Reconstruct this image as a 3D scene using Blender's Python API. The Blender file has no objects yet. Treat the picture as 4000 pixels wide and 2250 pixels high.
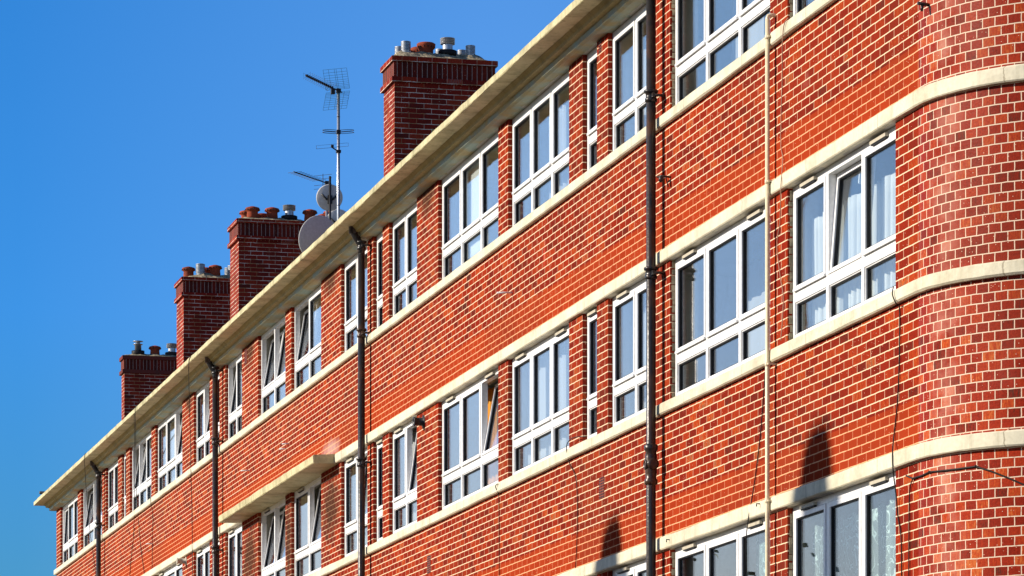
import bpy, math, random
from mathutils import Vector, Matrix, noise
random.seed(7)
D = bpy.data; S = bpy.context.scene; COL = S.collection
R = math.radians
# ------------------------------------------------------------------ survey
# facade = plane Y=0 facing -Y, X runs along the street, camera stands in the street
F_PX = 15000.0; TH = math.atan(3700/F_PX); SN, CS = math.sin(TH), math.cos(TH)
CAM = Vector((0, -10.3, 1.6))
def at(px, py, Y=0.0):
    """survey: photo pixel (4000 wide) -> point on the vertical plane at depth Y"""
    u = (px-2000)/F_PX; k = (Y-CAM.y)/(SN+u*CS)
    return Vector((k*(-CS+u*SN), Y, 1.6+k*(3660-py)/F_PX))
SUN_EL, SUN_AZ = R(24), R(12)      # elevation, turn from -Y towards -X
SUN_DIR = Vector((-math.sin(SUN_AZ)*math.cos(SUN_EL), -math.cos(SUN_AZ)*math.cos(SUN_EL), math.sin(SUN_EL)))

XL, XR0, RC = -82.8, -28.45, 1.45
# ------------------------------------------------------------------ mesh tools
class MB:
    def __init__(s): s.v=[]; s.f=[]; s.uv=[]; s.mi=[]; s.sm=[]
    def face(s, pts, uv=None, mi=0, smooth=False):
        n=len(s.v); s.v += [Vector(p) for p in pts]; s.f.append(tuple(range(n,n+len(pts))))
        s.uv.append(uv or [(0,0)]*len(pts)); s.mi.append(mi); s.sm.append(smooth)
    def grid(s, rows, smooth=True, closed=False, uv=None, mi=0):
        """rows: list of rings/lines of points, shared vertices"""
        n=len(s.v); m=len(rows[0])
        for r in rows: s.v += [Vector(p) for p in r]
        for i in range(len(rows)-1):
            for j in range(m if closed else m-1):
                j2=(j+1)%m
                s.f.append((n+i*m+j, n+i*m+j2, n+(i+1)*m+j2, n+(i+1)*m+j))
                s.uv.append([(0,0)]*4 if uv is None else [uv(i,j),uv(i,j+1),uv(i+1,j+1),uv(i+1,j)])
                s.mi.append(mi); s.sm.append(smooth)
    def poly(s, idx, mi=0): s.f.append(tuple(idx)); s.uv.append([(0,0)]*len(idx)); s.mi.append(mi); s.sm.append(False)
    def box(s, a, b, M=None, mi=0, brick=False):
        x0,y0,z0=a; x1,y1,z1=b
        P=[Vector(p) for p in ((x0,y0,z0),(x1,y0,z0),(x1,y1,z0),(x0,y1,z0),(x0,y0,z1),(x1,y0,z1),(x1,y1,z1),(x0,y1,z1))]
        uvf={0:lambda p:(p.x,p.z),1:lambda p:(p.y+.113,p.z),2:lambda p:(p.x,p.y)}
        for q,ax in (((0,1,5,4),0),((1,2,6,5),1),((2,3,7,6),0),((3,0,4,7),1),((4,5,6,7),2),((3,2,1,0),2)):
            uv=[uvf[ax](P[i]) for i in q]
            s.face([M@P[i] if M else P[i] for i in q], uv, mi)
    def ring(s, x0,x1,z0,z1, w, y0,y1, M=None, mi=0):
        """rectangular frame, four bars butted"""
        wl,wr,wb,wt = w if isinstance(w,tuple) else (w,w,w,w)
        s.box((x0,y0,z0),(x0+wl,y1,z1),M,mi); s.box((x1-wr,y0,z0),(x1,y1,z1),M,mi)
        s.box((x0+wl,y0,z0),(x1-wr,y1,z0+wb),M,mi); s.box((x0+wl,y0,z1-wt),(x1-wr,y1,z1),M,mi)
    def tube(s, pts, r, n=8, caps=True, mi=0):
        pts=[Vector(p) for p in pts]; rows=[]; up=None
        rr = r if isinstance(r,(list,tuple)) else [r]*len(pts)
        for i,p in enumerate(pts):
            d=((pts[min(i+1,len(pts)-1)]-pts[i]).normalized()+(pts[i]-pts[max(i-1,0)]).normalized())
            d=d.normalized() if d.length>1e-6 else Vector((0,0,1))
            if up is None: up=d.orthogonal().normalized()
            up=(up-d*up.dot(d)).normalized(); b=d.cross(up)
            rows.append([p+(up*math.cos(2*math.pi*k/n)+b*math.sin(2*math.pi*k/n))*rr[i] for k in range(n)])
        n0=len(s.v); s.grid(rows, True, True, mi=mi)
        if caps:
            s.poly(range(n0,n0+n),mi); s.poly(range(n0+(len(rows)-1)*n, n0+len(rows)*n),mi)
    def lathe(s, c, prof, n=20, M=None, mi=0, smooth=True):
        rows=[]
        for r,z in prof:
            rows.append([(M@Vector((r*math.cos(2*math.pi*k/n), r*math.sin(2*math.pi*k/n), z)) if M else Vector((r*math.cos(2*math.pi*k/n), r*math.sin(2*math.pi*k/n), z)))+Vector(c) for k in range(n)])
        n0=len(s.v); s.grid(rows, smooth, True, mi=mi)
        s.poly(range(n0,n0+n),mi); s.poly(range(n0+(len(rows)-1)*n, n0+len(rows)*n),mi)
    def sweep(s, path, prof, mi=0, uvz=False, closed_prof=True, caps=True, jit=0):
        """path: (x,y,nx,ny) with mitred outward vector; prof: (out, z)"""
        rows=[]
        for i,(x,y,nx,ny) in enumerate(path):
            row=[]
            for k,(o,z) in enumerate(prof):
                jz=jit*(noise.noise(Vector((x*1.7+y,z*9,k*3.1)))+.6*noise.noise(Vector((x*9+y*9,z*9,k*7.1))))
                row.append((x+nx*(o+jz*.5), y+ny*(o+jz*.5), z+jz))
            rows.append(row)
        n0=len(s.v); s.grid(rows, False, closed_prof, mi=mi)
        if caps:
            m=len(prof); s.poly(range(n0,n0+m),mi); s.poly(range(n0+(len(rows)-1)*m, n0+len(rows)*m),mi)

WORG={}   # world origin of every object
def origin_of(o): return WORG.get(o.name, Vector((0,0,0)))
def link(name, mb, mats, parent=None, origin=None, label=None, recalc=True):
    if origin is None:
        xs=[v.x for v in mb.v]; ys=[v.y for v in mb.v]; zs=[v.z for v in mb.v]
        origin=Vector(((min(xs)+max(xs))/2,(min(ys)+max(ys))/2,min(zs)))
    origin=Vector(origin)
    me=D.meshes.new(name); me.from_pydata([tuple(v-origin) for v in mb.v],[],mb.f)
    for m in (mats if isinstance(mats,(list,tuple)) else [mats]): me.materials.append(m)
    uvl=me.uv_layers.new(name='UVMap')
    flat=[c for f in mb.uv for p in f for c in p]; uvl.data.foreach_set('uv', flat)
    me.polygons.foreach_set('material_index', mb.mi); me.polygons.foreach_set('use_smooth', mb.sm)
    if recalc:
        import bmesh
        bm=bmesh.new(); bm.from_mesh(me); bmesh.ops.recalc_face_normals(bm, faces=bm.faces); bm.to_mesh(me); bm.free()
    me.update()
    o=D.objects.new(name, me); COL.objects.link(o)
    o.parent=parent; o.location = origin - (origin_of(parent) if parent else Vector((0,0,0)))
    WORG[o.name]=origin
    if label: o['label']=label
    return o
def tag(o, label=None, cat=None, group=None, kind=None):
    for k,v in (('label',label),('category',cat),('group',group),('kind',kind)):
        if v: o[k]=v
    return o
def empty(name, loc, label, cat, group=None):
    o=D.objects.new(name,None); COL.objects.link(o); o.location=loc; o.empty_display_size=.3
    WORG[o.name]=Vector(loc); return tag(o,label,cat,group)

# ------------------------------------------------------------------ materials
def nmat(name):
    m=D.materials.new(name); m.use_nodes=True; nt=m.node_tree
    return m, nt, nt.nodes['Principled BSDF']
def N(nt, typ, **kw):
    n=nt.nodes.new(typ)
    for k,v in kw.items():
        if k.startswith('i_'):
            n.inputs[k[2:].replace('_',' ')].default_value=v
        else: setattr(n,k,v)
    return n
def L(nt,a,b): nt.links.new(a,b)
def ramp(nt, stops, fac, interp='LINEAR'):
    r=nt.nodes.new('ShaderNodeValToRGB'); r.color_ramp.interpolation=interp
    e=r.color_ramp.elements
    while len(e)<len(stops): e.new(.5)
    for el,(p,c) in zip(e,stops):
        el.position=p; el.color=(*c,1) if len(c)==3 else c
    L(nt,fac,r.inputs[0]); return r.outputs[0]
def mixc(nt, fac, a, b, mode='MIX'):
    m=nt.nodes.new('ShaderNodeMix'); m.data_type='RGBA'; m.blend_type=mode
    for s,v in ((0,fac),(6,a),(7,b)):
        if hasattr(v,'links') or isinstance(v,bpy.types.NodeSocket): L(nt,v,m.inputs[s])
        else: m.inputs[s].default_value = v if s==0 else ((*v,1) if len(v)==3 else v)
    return m.outputs[2]
def math_(nt, op, a, b=None, c=None, clamp=False):
    m=nt.nodes.new('ShaderNodeMath'); m.operation=op; m.use_clamp=clamp
    for i,v in enumerate((a,b,c)):
        if v is None: continue
        if isinstance(v,bpy.types.NodeSocket): L(nt,v,m.inputs[i])
        else: m.inputs[i].default_value=v
    return m.outputs[0]
def noise_(nt, vec, scale, detail=4, rough=.55, dist=0):
    n=N(nt,'ShaderNodeTexNoise'); n.inputs['Scale'].default_value=scale; n.inputs['Detail'].default_value=detail
    n.inputs['Roughness'].default_value=rough; n.inputs['Distortion'].default_value=dist
    L(nt,vec,n.inputs['Vector']); return n

def brick_mat(name, bw, stops, mortar, newwork=False, pale_patch=False, rough=.5, pale_lines=0.0, spec=0.0, blots_stains=(), boff=.5):
    m,nt,b=nmat(name)
    uv=N(nt,'ShaderNodeUVMap').outputs[0]
    geo=N(nt,'ShaderNodeNewGeometry').outputs['Position']
    # joints wander a little
    wn=noise_(nt,uv,9,2); off=N(nt,'ShaderNodeVectorMath',operation='SUBTRACT'); L(nt,wn.outputs['Color'],off.inputs[0]); off.inputs[1].default_value=(.5,.5,.5)
    sc=N(nt,'ShaderNodeVectorMath',operation='SCALE'); L(nt,off.outputs[0],sc.inputs[0]); sc.inputs['Scale'].default_value=.010
    ad=N(nt,'ShaderNodeVectorMath',operation='ADD'); L(nt,uv,ad.inputs[0]); L(nt,sc.outputs[0],ad.inputs[1])
    bt=N(nt,'ShaderNodeTexBrick'); L(nt,ad.outputs[0],bt.inputs['Vector'])
    bt.offset=boff; bt.inputs['Color1'].default_value=(0,0,0,1); bt.inputs['Color2'].default_value=(1,1,1,1); bt.inputs['Mortar'].default_value=(.5,.5,.5,1)
    bt.inputs['Scale'].default_value=1; bt.inputs['Brick Width'].default_value=bw; bt.inputs['Row Height'].default_value=.075
    bt.inputs['Mortar Size'].default_value=.0052 if bw>.2 else .0046; bt.inputs['Mortar Smooth'].default_value=.25
    fac=bt.outputs['Fac']
    big=noise_(nt,uv,.8,3); streak=N(nt,'ShaderNodeMapping'); L(nt,uv,streak.inputs[0]); streak.inputs['Scale'].default_value=(70,14,1)
    sn=noise_(nt,streak.outputs[0],1,3)
    rnd=math_(nt,'MULTIPLY_ADD',bt.outputs['Color'],.85, math_(nt,'MULTIPLY_ADD',math_(nt,'SUBTRACT',big.outputs[0],.5),.5,.09))
    rnd=math_(nt,'ADD',rnd, math_(nt,'MULTIPLY',math_(nt,'SUBTRACT',sn.outputs[0],.5),.8),clamp=True)
    col=ramp(nt,stops,rnd)
    sep=N(nt,'ShaderNodeSeparateXYZ'); L(nt,uv,sep.inputs[0]); v=sep.outputs[1]
    fine=noise_(nt,uv,60,3)
    col=mixc(nt,1,col,ramp(nt,[(.3,(.72,.72,.72)),(.7,(1.15,1.12,1.1))],fine.outputs[0]),'MULTIPLY')
    if newwork:
        # five courses of newer smooth bricks stand over each cream lintel band
        f=math_(nt,'FLOORED_MODULO',math_(nt,'SUBTRACT',v,5.44),2.775)
        mk=math_(nt,'LESS_THAN',f,.3825)
        s2=math_(nt,'SUBTRACT',bt.outputs['Color'],.5)
        nc=mixc(nt,math_(nt,'ADD',.5,math_(nt,'MULTIPLY',s2,.9)),(.27,.030,.010),(.32,.039,.012))
        col=mixc(nt,mk,col,nc)
    # a few pinkish and grey salt patches
    pn=noise_(nt,uv,1.3 if not pale_patch else 1.1,5,.6)
    lo,hi=(.66,.76) if not pale_patch else (.60,.76)
    pk=ramp(nt,[(lo,(0,0,0)),(hi,(.35,.35,.35) if not pale_patch else (.12,.12,.12))],pn.outputs[0])
    col=mixc(nt,pk,col,(.50,.20,.16) if not pale_patch else (.42,.17,.14))
    if pale_patch:
        # one paler, pinkish upright patch on the rounded corner
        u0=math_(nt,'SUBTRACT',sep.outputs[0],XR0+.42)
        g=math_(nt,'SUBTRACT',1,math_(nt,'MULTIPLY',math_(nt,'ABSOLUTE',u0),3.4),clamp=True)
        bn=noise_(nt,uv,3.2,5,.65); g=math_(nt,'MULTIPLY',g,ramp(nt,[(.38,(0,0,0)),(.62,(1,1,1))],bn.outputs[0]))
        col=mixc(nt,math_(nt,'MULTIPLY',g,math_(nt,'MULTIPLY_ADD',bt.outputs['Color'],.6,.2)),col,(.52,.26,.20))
    # slow change of tone along the wall: browner, sootier stretches
    wn2=noise_(nt,uv,.33,4,.6)
    col=mixc(nt,ramp(nt,[(.44,(0,0,0)),(.66,(.5,.5,.5))],wn2.outputs[0]),col,(.15,.028,.016))
    stn=math_(nt,'MULTIPLY',noise_(nt,uv,5,4).outputs[0],.9) if blots_stains else None
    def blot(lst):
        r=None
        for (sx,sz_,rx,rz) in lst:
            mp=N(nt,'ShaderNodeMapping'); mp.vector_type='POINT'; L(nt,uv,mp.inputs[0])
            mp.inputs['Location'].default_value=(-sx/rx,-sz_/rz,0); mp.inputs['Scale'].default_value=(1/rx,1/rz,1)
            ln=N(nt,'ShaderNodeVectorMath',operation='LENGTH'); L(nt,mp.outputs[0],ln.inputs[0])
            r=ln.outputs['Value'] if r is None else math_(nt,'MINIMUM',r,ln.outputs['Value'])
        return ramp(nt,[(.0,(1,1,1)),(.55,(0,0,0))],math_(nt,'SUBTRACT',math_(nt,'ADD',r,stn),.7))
    for lst,sc_,am in blots_stains[1:]:
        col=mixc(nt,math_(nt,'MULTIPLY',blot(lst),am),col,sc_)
    dark_blot=math_(nt,'MULTIPLY',blot(blots_stains[0]),.93) if blots_stains else None  # darker blots on pier tops and on the piers below the canopy
    if dark_blot: col=mixc(nt,dark_blot,col,(.055,.026,.017))
    mo=mixc(nt,noise_(nt,uv,5,3).outputs[0],mortar,tuple(c*.72 for c in mortar))
    if newwork: mo=mixc(nt,math_(nt,'MULTIPLY',mk,.8),mo,(.74,.33,.16))
    if pale_lines:
        hn=noise_(nt,uv,4,3); mo=mixc(nt,ramp(nt,[(.42,(0,0,0)),(.58,(1,1,1))],hn.outputs[0]),mo,(.75,.62,.52))
    # joints missing or smeared here and there
    sm=noise_(nt,uv,14,4,.7); fac2=math_(nt,'MULTIPLY',fac,ramp(nt,[(.30,(.25,.25,.25)),(.42,(1,1,1))],sm.outputs[0]))
    # bed joints read stronger than the perpends
    s3=N(nt,'ShaderNodeSeparateXYZ'); L(nt,ad.outputs[0],s3.inputs[0]); fr_=math_(nt,'FRACT',math_(nt,'DIVIDE',s3.outputs[1],.075))
    bed=math_(nt,'GREATER_THAN',math_(nt,'ABSOLUTE',math_(nt,'SUBTRACT',fr_,.5)),.41)
    fac2=math_(nt,'MULTIPLY',fac2,math_(nt,'MULTIPLY_ADD',bed,.4,.6) if bw>.2 else 1.0)
    if dark_blot: mo=mixc(nt,dark_blot,mo,(.20,.105,.06))
    col=mixc(nt,fac2,col,mo)
    spk=N(nt,'ShaderNodeTexVoronoi'); spk.inputs['Scale'].default_value=26; L(nt,uv,spk.inputs['Vector'])
    col=mixc(nt,math_(nt,'MULTIPLY',math_(nt,'LESS_THAN',spk.outputs['Distance'],.085),math_(nt,'GREATER_THAN',big.outputs[0],.47)),col,(.7,.5,.36))
    L(nt,col,b.inputs['Base Color'])
    L(nt,ramp(nt,[(0,(rough,)*3),(1,(rough+.3,)*3)],fac2),b.inputs['Roughness'])
    b.inputs['Specular IOR Level'].default_value=spec
    hgt=math_(nt,'ADD',math_(nt,'MULTIPLY',fac,-.7),math_(nt,'MULTIPLY',fine.outputs[0],.35))
    hgt=math_(nt,'ADD',hgt,math_(nt,'MULTIPLY',bt.outputs['Color'],.25))
    bp=N(nt,'ShaderNodeBump'); bp.inputs['Strength'].default_value=.55; bp.inputs['Distance'].default_value=.006
    L(nt,hgt,bp.inputs['Height']); L(nt,bp.outputs[0],b.inputs['Normal'])
    return m
MAT={}
RED=[(0,(.08,.027,.020)),(.03,(.11,.019,.014)),(.12,(.155,.016,.010)),(.40,(.215,.019,.010)),(.70,(.275,.028,.011)),(.92,(.34,.042,.013)),(.985,(.48,.11,.02)),(1,(.22,.09,.05))]
BLOTS_STAINS=[[(-46.15,10.75,.75,.45),(-58.75,10.70,.7,.4),(-52.3,10.75,.9,.42),(-64.7,10.75,.7,.4),(-52.25,7.55,1.0,.75),(-55.45,7.4,.4,1.2),(-58.7,7.5,1.0,.85)],
 ([(-52.25,8.36,.95,.20)],(.50,.40,.37),.5),([(-55.9,9.02,.10,.30),(-40.3,9.0,.08,.25),(-57.3,8.9,.08,.2)],(.55,.08,.05),.6),([(-69.4,7.6,.4,.35)],(.50,.20,.14),.5)]
MAT['brick']=brick_mat('red_brick',.225,RED,(.88,.66,.44),newwork=True,blots_stains=BLOTS_STAINS)
REDC=[(0,(.09,.026,.016)),(.04,(.13,.018,.009)),(.15,(.20,.016,.007)),(.45,(.27,.021,.008)),(.75,(.34,.032,.010)),(.93,(.42,.060,.013)),(1,(.50,.12,.03))]
MAT['brick_curve']=brick_mat('red_brick_headers',.1125,REDC,(.80,.62,.46),pale_patch=True,rough=.36,spec=.035)
DK=[(0,(.10,.016,.013)),(.25,(.19,.014,.010)),(.65,(.26,.020,.011)),(.93,(.34,.040,.015)),(1,(.25,.09,.08))]
MAT['brick_stack']=brick_mat('chimney_brick',.225,DK,(.42,.24,.12),rough=.8,spec=.06,pale_lines=1)
SO=[(0,(.06,.014,.012)),(.4,(.11,.014,.010)),(.8,(.17,.018,.011)),(1,(.22,.03,.02))]
def soldier():
    m=brick_mat('soldier_brick',.225,SO,(.40,.30,.26),rough=.8,spec=.05,boff=0); return m
MAT['soldier']=soldier()

def painted(name, base, dirt, rough=.55, dscale=2.0, streaks=True, lo=.5, hi=.75, bump=.15, amt=.8, joints=0):
    m,nt,b=nmat(name); tc=N(nt,'ShaderNodeNewGeometry').outputs['Position']
    n1=noise_(nt,tc,dscale,5,.6)
    col=mixc(nt,math_(nt,'MULTIPLY',ramp(nt,[(lo,(0,0,0)),(hi,(1,1,1))],n1.outputs[0]),amt),base,dirt)
    if streaks:
        mp=N(nt,'ShaderNodeMapping'); L(nt,tc,mp.inputs[0]); mp.inputs['Scale'].default_value=(11,11,.7)
        n2=noise_(nt,mp.outputs[0],1,4,.6)
        col=mixc(nt,math_(nt,'MULTIPLY',ramp(nt,[(.55,(0,0,0)),(.72,(1,1,1))],n2.outputs[0]),amt*.75),col,dirt)
    if joints:
        sx_=N(nt,'ShaderNodeSeparateXYZ'); L(nt,tc,sx_.inputs[0]); wob=math_(nt,'MULTIPLY_ADD',noise_(nt,tc,20,2).outputs[0],.03,sx_.outputs[0])
        jm=math_(nt,'LESS_THAN',math_(nt,'FRACT',math_(nt,'DIVIDE',wob,joints)),.011/joints)
        col=mixc(nt,math_(nt,'MULTIPLY',jm,.55),col,(.16,.12,.07))
    n3=noise_(nt,tc,30,4); col=mixc(nt,1,col,ramp(nt,[(.3,(.88,.88,.88)),(.7,(1.05,1.05,1.05))],n3.outputs[0]),'MULTIPLY')
    L(nt,col,b.inputs['Base Color']); b.inputs['Roughness'].default_value=rough; b.inputs['Specular IOR Level'].default_value=.12 if rough>.45 else .35
    bp=N(nt,'ShaderNodeBump'); bp.inputs['Strength'].default_value=bump; bp.inputs['Distance'].default_value=.01
    L(nt,n3.outputs[0],bp.inputs['Height']); L(nt,bp.outputs[0],b.inputs['Normal'])
    return m
MAT['cream']=painted('cream_masonry_paint',(.66,.61,.46),(.42,.38,.26),amt=.8,joints=1.83,lo=.46,hi=.72)
MAT['eave']=painted('weathered_eave_paint',(.56,.50,.29),(.20,.18,.08),joints=2.9,dscale=3,amt=.8,lo=.45,hi=.75)
MAT['mould']=painted('peeling_pale_green_paint',(.38,.31,.15),(.26,.36,.33),dscale=2.4,lo=.4,hi=.6,amt=.9,streaks=False)
MAT['cove']=painted('olive_cove_paint',(.36,.29,.12),(.20,.17,.06),dscale=3,amt=.7,lo=.45,hi=.7)
MAT['upvc']=painted('white_upvc',(.80,.80,.80),(.58,.55,.47),rough=.32,dscale=1.6,streaks=True,bump=0,amt=.45)
MAT['vent']=painted('cream_vent_plastic',(.46,.42,.33),(.5,.46,.36),rough=.5)
MAT['iron']=painted('black_pipe_paint',(.018,.018,.020),(.075,.035,.018),rough=.32,dscale=3.5,lo=.48,hi=.66,amt=.9,bump=.3)
MAT['creampipe']=painted('cream_plastic_pipe',(.72,.62,.42),(.6,.5,.32),rough=.35,amt=.3)
MAT['lead']=painted('grey_galvanised_metal',(.42,.43,.45),(.2,.2,.2),rough=.35)
for k in ('lead',): MAT[k].node_tree.nodes['Principled BSDF'].inputs['Metallic'].default_value=.7
MAT['alu']=painted('aluminium_mast',(.72,.73,.75),(.5,.5,.5),rough=.3,amt=.4); MAT['alu'].node_tree.nodes['Principled BSDF'].inputs['Metallic'].default_value=.8
MAT['dish']=painted('grey_dish_paint',(.62,.62,.62),(.48,.48,.48),rough=.5,amt=.4)
MAT['black']=painted('black_plastic',(.02,.02,.022),(.05,.045,.04),rough=.45,amt=.4)
MAT['wire']=painted('dark_grid_wire',(.03,.12,.2),(.05,.1,.12),rough=.5,amt=.4)
MAT['pot']=painted('terracotta_pot',(.34,.065,.028),(.12,.035,.022),rough=.8,dscale=6,lo=.4,hi=.65,amt=.8)
MAT['cement']=painted('cement_flaunching',(.40,.33,.22),(.11,.10,.07),rough=.9,dscale=9,lo=.4,hi=.6,bump=.8)
MAT['slate']=painted('dark_stone_coping',(.15,.032,.024),(.06,.035,.03),rough=.8,dscale=4)
MAT['gasket']=painted('black_gasket',(.015,.015,.018),(.03,.03,.03),rough=.5)
MAT['plaster']=painted('interior_plaster',(.50,.48,.42),(.4,.38,.32),rough=.9)
MAT['roof']=painted('roof_felt',(.10,.10,.10),(.06,.06,.06),rough=.9)
MAT['cable']=painted('black_cable_sheath',(.02,.017,.016),(.04,.03,.03),rough=.5)
MAT['palecable']=painted('pale_cable_sheath',(.42,.24,.16),(.3,.2,.15),rough=.5)
MAT['airbrick']=painted('terracotta_air_brick',(.22,.05,.03),(.12,.04,.03),rough=.7)
def glass():
    m=D.materials.new('window_glass'); m.use_nodes=True; nt=m.node_tree; nt.nodes.clear()
    out=N(nt,'ShaderNodeOutputMaterial'); tr=N(nt,'ShaderNodeBsdfTransparent'); tr.inputs[0].default_value=(.94,.97,.97,1)
    gl=N(nt,'ShaderNodeBsdfGlossy'); gl.inputs['Roughness'].default_value=.0; gl.inputs[0].default_value=(.95,.97,1,1)
    gg=N(nt,'ShaderNodeNewGeometry'); dp=N(nt,'ShaderNodeVectorMath',operation='DOT_PRODUCT'); L(nt,gg.outputs['Normal'],dp.inputs[0]); L(nt,gg.outputs['Incoming'],dp.inputs[1])
    cth=math_(nt,'ABSOLUTE',dp.outputs['Value']); sch=math_(nt,'POWER',math_(nt,'SUBTRACT',1,cth),5)
    fac=math_(nt,'MULTIPLY_ADD',sch,.93,.05,clamp=True)      # Schlick reflectance of the pane, same from both sides
    pos=N(nt,'ShaderNodeNewGeometry').outputs['Position']; nz=noise_(nt,pos,1.6,1)
    bp=N(nt,'ShaderNodeBump'); bp.inputs['Strength'].default_value=.06; bp.inputs['Distance'].default_value=.02
    L(nt,nz.outputs[0],bp.inputs['Height']); L(nt,bp.outputs[0],gl.inputs['Normal'])
    mx=N(nt,'ShaderNodeMixShader'); L(nt,fac,mx.inputs[0]); L(nt,tr.outputs[0],mx.inputs[1]); L(nt,gl.outputs[0],mx.inputs[2])
    L(nt,mx.outputs[0],out.inputs[0]); return m
MAT['glass']=glass()
def fabric(name, col, pattern=0, alpha=1.0):
    m,nt,b=nmat(name); pos=N(nt,'ShaderNodeNewGeometry').outputs['Position']
    c=(*col,1); b.inputs['Roughness'].default_value=.9; b.inputs['Specular IOR Level'].default_value=0
    b.inputs['Base Color'].default_value=c
    if pattern:
        mp=N(nt,'ShaderNodeMapping'); L(nt,pos,mp.inputs[0]); mp.inputs['Scale'].default_value=(1,1,.6)
        vo=noise_(nt,mp.outputs[0],7,1,.5,2.2)
        d=math_(nt,'ABSOLUTE',math_(nt,'SUBTRACT',vo.outputs[0],.5))
        k=ramp(nt,[(.010,(1,1,1)),(.028,(0,0,0))],d)
        L(nt,mixc(nt,k,tuple(x*.45 for x in col),tuple(min(1,x*1.35) for x in col)),b.inputs['Base Color'])
    return m
MAT['net']=fabric('white_net',(.36,.36,.37)); MAT['blind']=fabric('white_blind',(.60,.60,.58))
MAT['lace']=fabric('patterned_lace',(.42,.52,.50),1); MAT['orange']=fabric('orange_curtain',(.65,.28,.05)); MAT['swirl']=fabric('swirl_net',(.30,.42,.42),1)

# ------------------------------------------------------------------ apartment building
ARC=[(XR0+RC*math.sin(R(a)), RC-RC*math.cos(R(a)), math.sin(R(a)), -math.cos(R(a))) for a in [i*90/36 for i in range(37)]]
DEEP=9.0
FRONT=[(XL+i*(XR0-XL)/140,0,0,-1) for i in range(1,140)]
PATH_ALL=[(XL,DEEP,-1,0),(XL,0,-1,-1)]+FRONT+ARC+[(XR0+RC,DEEP,1,0)]
PATH_BAND=[(XL,.6,-1,0),(XL,0,-1,-1)]+FRONT+ARC+[(XR0+RC,3,1,0)]
COLS=[(236.6,303.5,3),(317.3,398.7,2),(414,461,2),(475.5,492,1),(507,591,3),(607,712,3),(757,819,2),(0,0,'n'),(880,945.2,2),(1008.7,1114.7,2),
      (1137.9,1254.4,2),(1332.8,1435,2),(1458,1494.5,1),(1520,1628.5,2),(1712,1946.5,3),(1985,2223,3),(2276,2332,1),(2375,2560,2),(2618,3008,3),(3076,3498.7,3)]
OPEN=[]
for a,b,n in COLS:
    if n=='n': OPEN.append((-62.13,-61.55,1))
    else: OPEN.append((at(a,0).x,at(b,0).x,n))
FLOORS=[(9.52,10.797,'top'),(6.745,8.10,'middle'),(3.97,5.33,'lower')]
bld=empty('apartment_building',(-55,4,0),'long four storey red brick apartment block with cream bands, rounded corner and white windows','apartment building')
holes=[]
for fi,(z0,z1,fn) in enumerate(FLOORS):
    for ci,(x0,x1,n) in enumerate(OPEN):
        if fi==2 and ci<14: continue
        holes.append((x0,x1,z0,z1,fi,ci,n))
wall=MB()
xs=sorted(set([XL,XR0]+[h[0] for h in holes]+[h[1] for h in holes])); zs=[0,3.97,5.33,6.745,8.10,9.52,10.797,10.95]
def is_hole(xa,xb,za,zb):
    xm,zm=(xa+xb)/2,(za+zb)/2
    return any(h[0]<xm<h[1] and h[2]<zm<h[3] for h in holes)
TH_W=.28
for i in range(len(xs)-1):
    for j in range(len(zs)-1):
        xa,xb,za,zb=xs[i],xs[i+1],zs[j],zs[j+1]
        if is_hole(xa,xb,za,zb): continue
        wall.face([(xa,0,za),(xb,0,za),(xb,0,zb),(xa,0,zb)],[(xa,za),(xb,za),(xb,zb),(xa,zb)])
        wall.face([(xb,TH_W,za),(xa,TH_W,za),(xa,TH_W,zb),(xb,TH_W,zb)],[(xa,za),(xb,za),(xb,zb),(xa,zb)],1)
for x0,x1,z0,z1,fi,ci,n in holes:
    q=.055
    for ya,yb,mi_ in ((0,.06,0),(.06,TH_W,1)):
        wall.face([(x0,ya,z0),(x0,ya,z1),(x0,yb,z1),(x0,yb,z0)],[(x0+ya,z0),(x0+ya,z1),(x0+yb,z1),(x0+yb,z0)],mi_)
        wall.face([(x1,ya,z0),(x1,yb,z0),(x1,yb,z1),(x1,ya,z1)],[(x1+ya,z0),(x1+yb,z0),(x1+yb,z1),(x1+ya,z1)],mi_)
    wall.face([(x0,0,z1),(x1,0,z1),(x1,TH_W,z1),(x0,TH_W,z1)],[(x0,z1),(x1,z1),(x1,z1+TH_W),(x0,z1+TH_W)],1)
    wall.face([(x0,0,z0),(x0,TH_W,z0),(x1,TH_W,z0),(x1,0,z0)],[(x0,z0)]*4,1)
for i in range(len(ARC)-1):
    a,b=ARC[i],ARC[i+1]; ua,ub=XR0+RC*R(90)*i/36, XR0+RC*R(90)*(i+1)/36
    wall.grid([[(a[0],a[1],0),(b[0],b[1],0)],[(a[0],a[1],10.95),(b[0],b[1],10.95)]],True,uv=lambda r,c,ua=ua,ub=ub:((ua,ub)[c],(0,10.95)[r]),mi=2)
XE=XR0+RC; uE=XR0+RC*R(90)
wall.face([(XE,RC,0),(XE,DEEP,0),(XE,DEEP,10.95),(XE,RC,10.95)],[(uE,0),(uE+DEEP-RC,0),(uE+DEEP-RC,10.95),(uE,10.95)])
wall.face([(XL,DEEP,0),(XL,0,0),(XL,0,10.95),(XL,DEEP,10.95)],[(DEEP,0),(0,0),(0,10.95),(DEEP,10.95)])
wall.face([(XE,DEEP,0),(XL,DEEP,0),(XL,DEEP,10.95),(XE,DEEP,10.95)],[(0,0),(55,0),(55,10.95),(0,10.95)])
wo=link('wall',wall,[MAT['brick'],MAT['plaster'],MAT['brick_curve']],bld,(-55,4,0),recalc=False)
# merge curved strip seams for smooth shading
import bmesh
bm=bmesh.new(); bm.from_mesh(wo.data); bmesh.ops.remove_doubles(bm,verts=[v for v in bm.verts if v.co.x>XR0+55-.01],dist=1e-4); bm.to_mesh(wo.data); bm.free()
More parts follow.
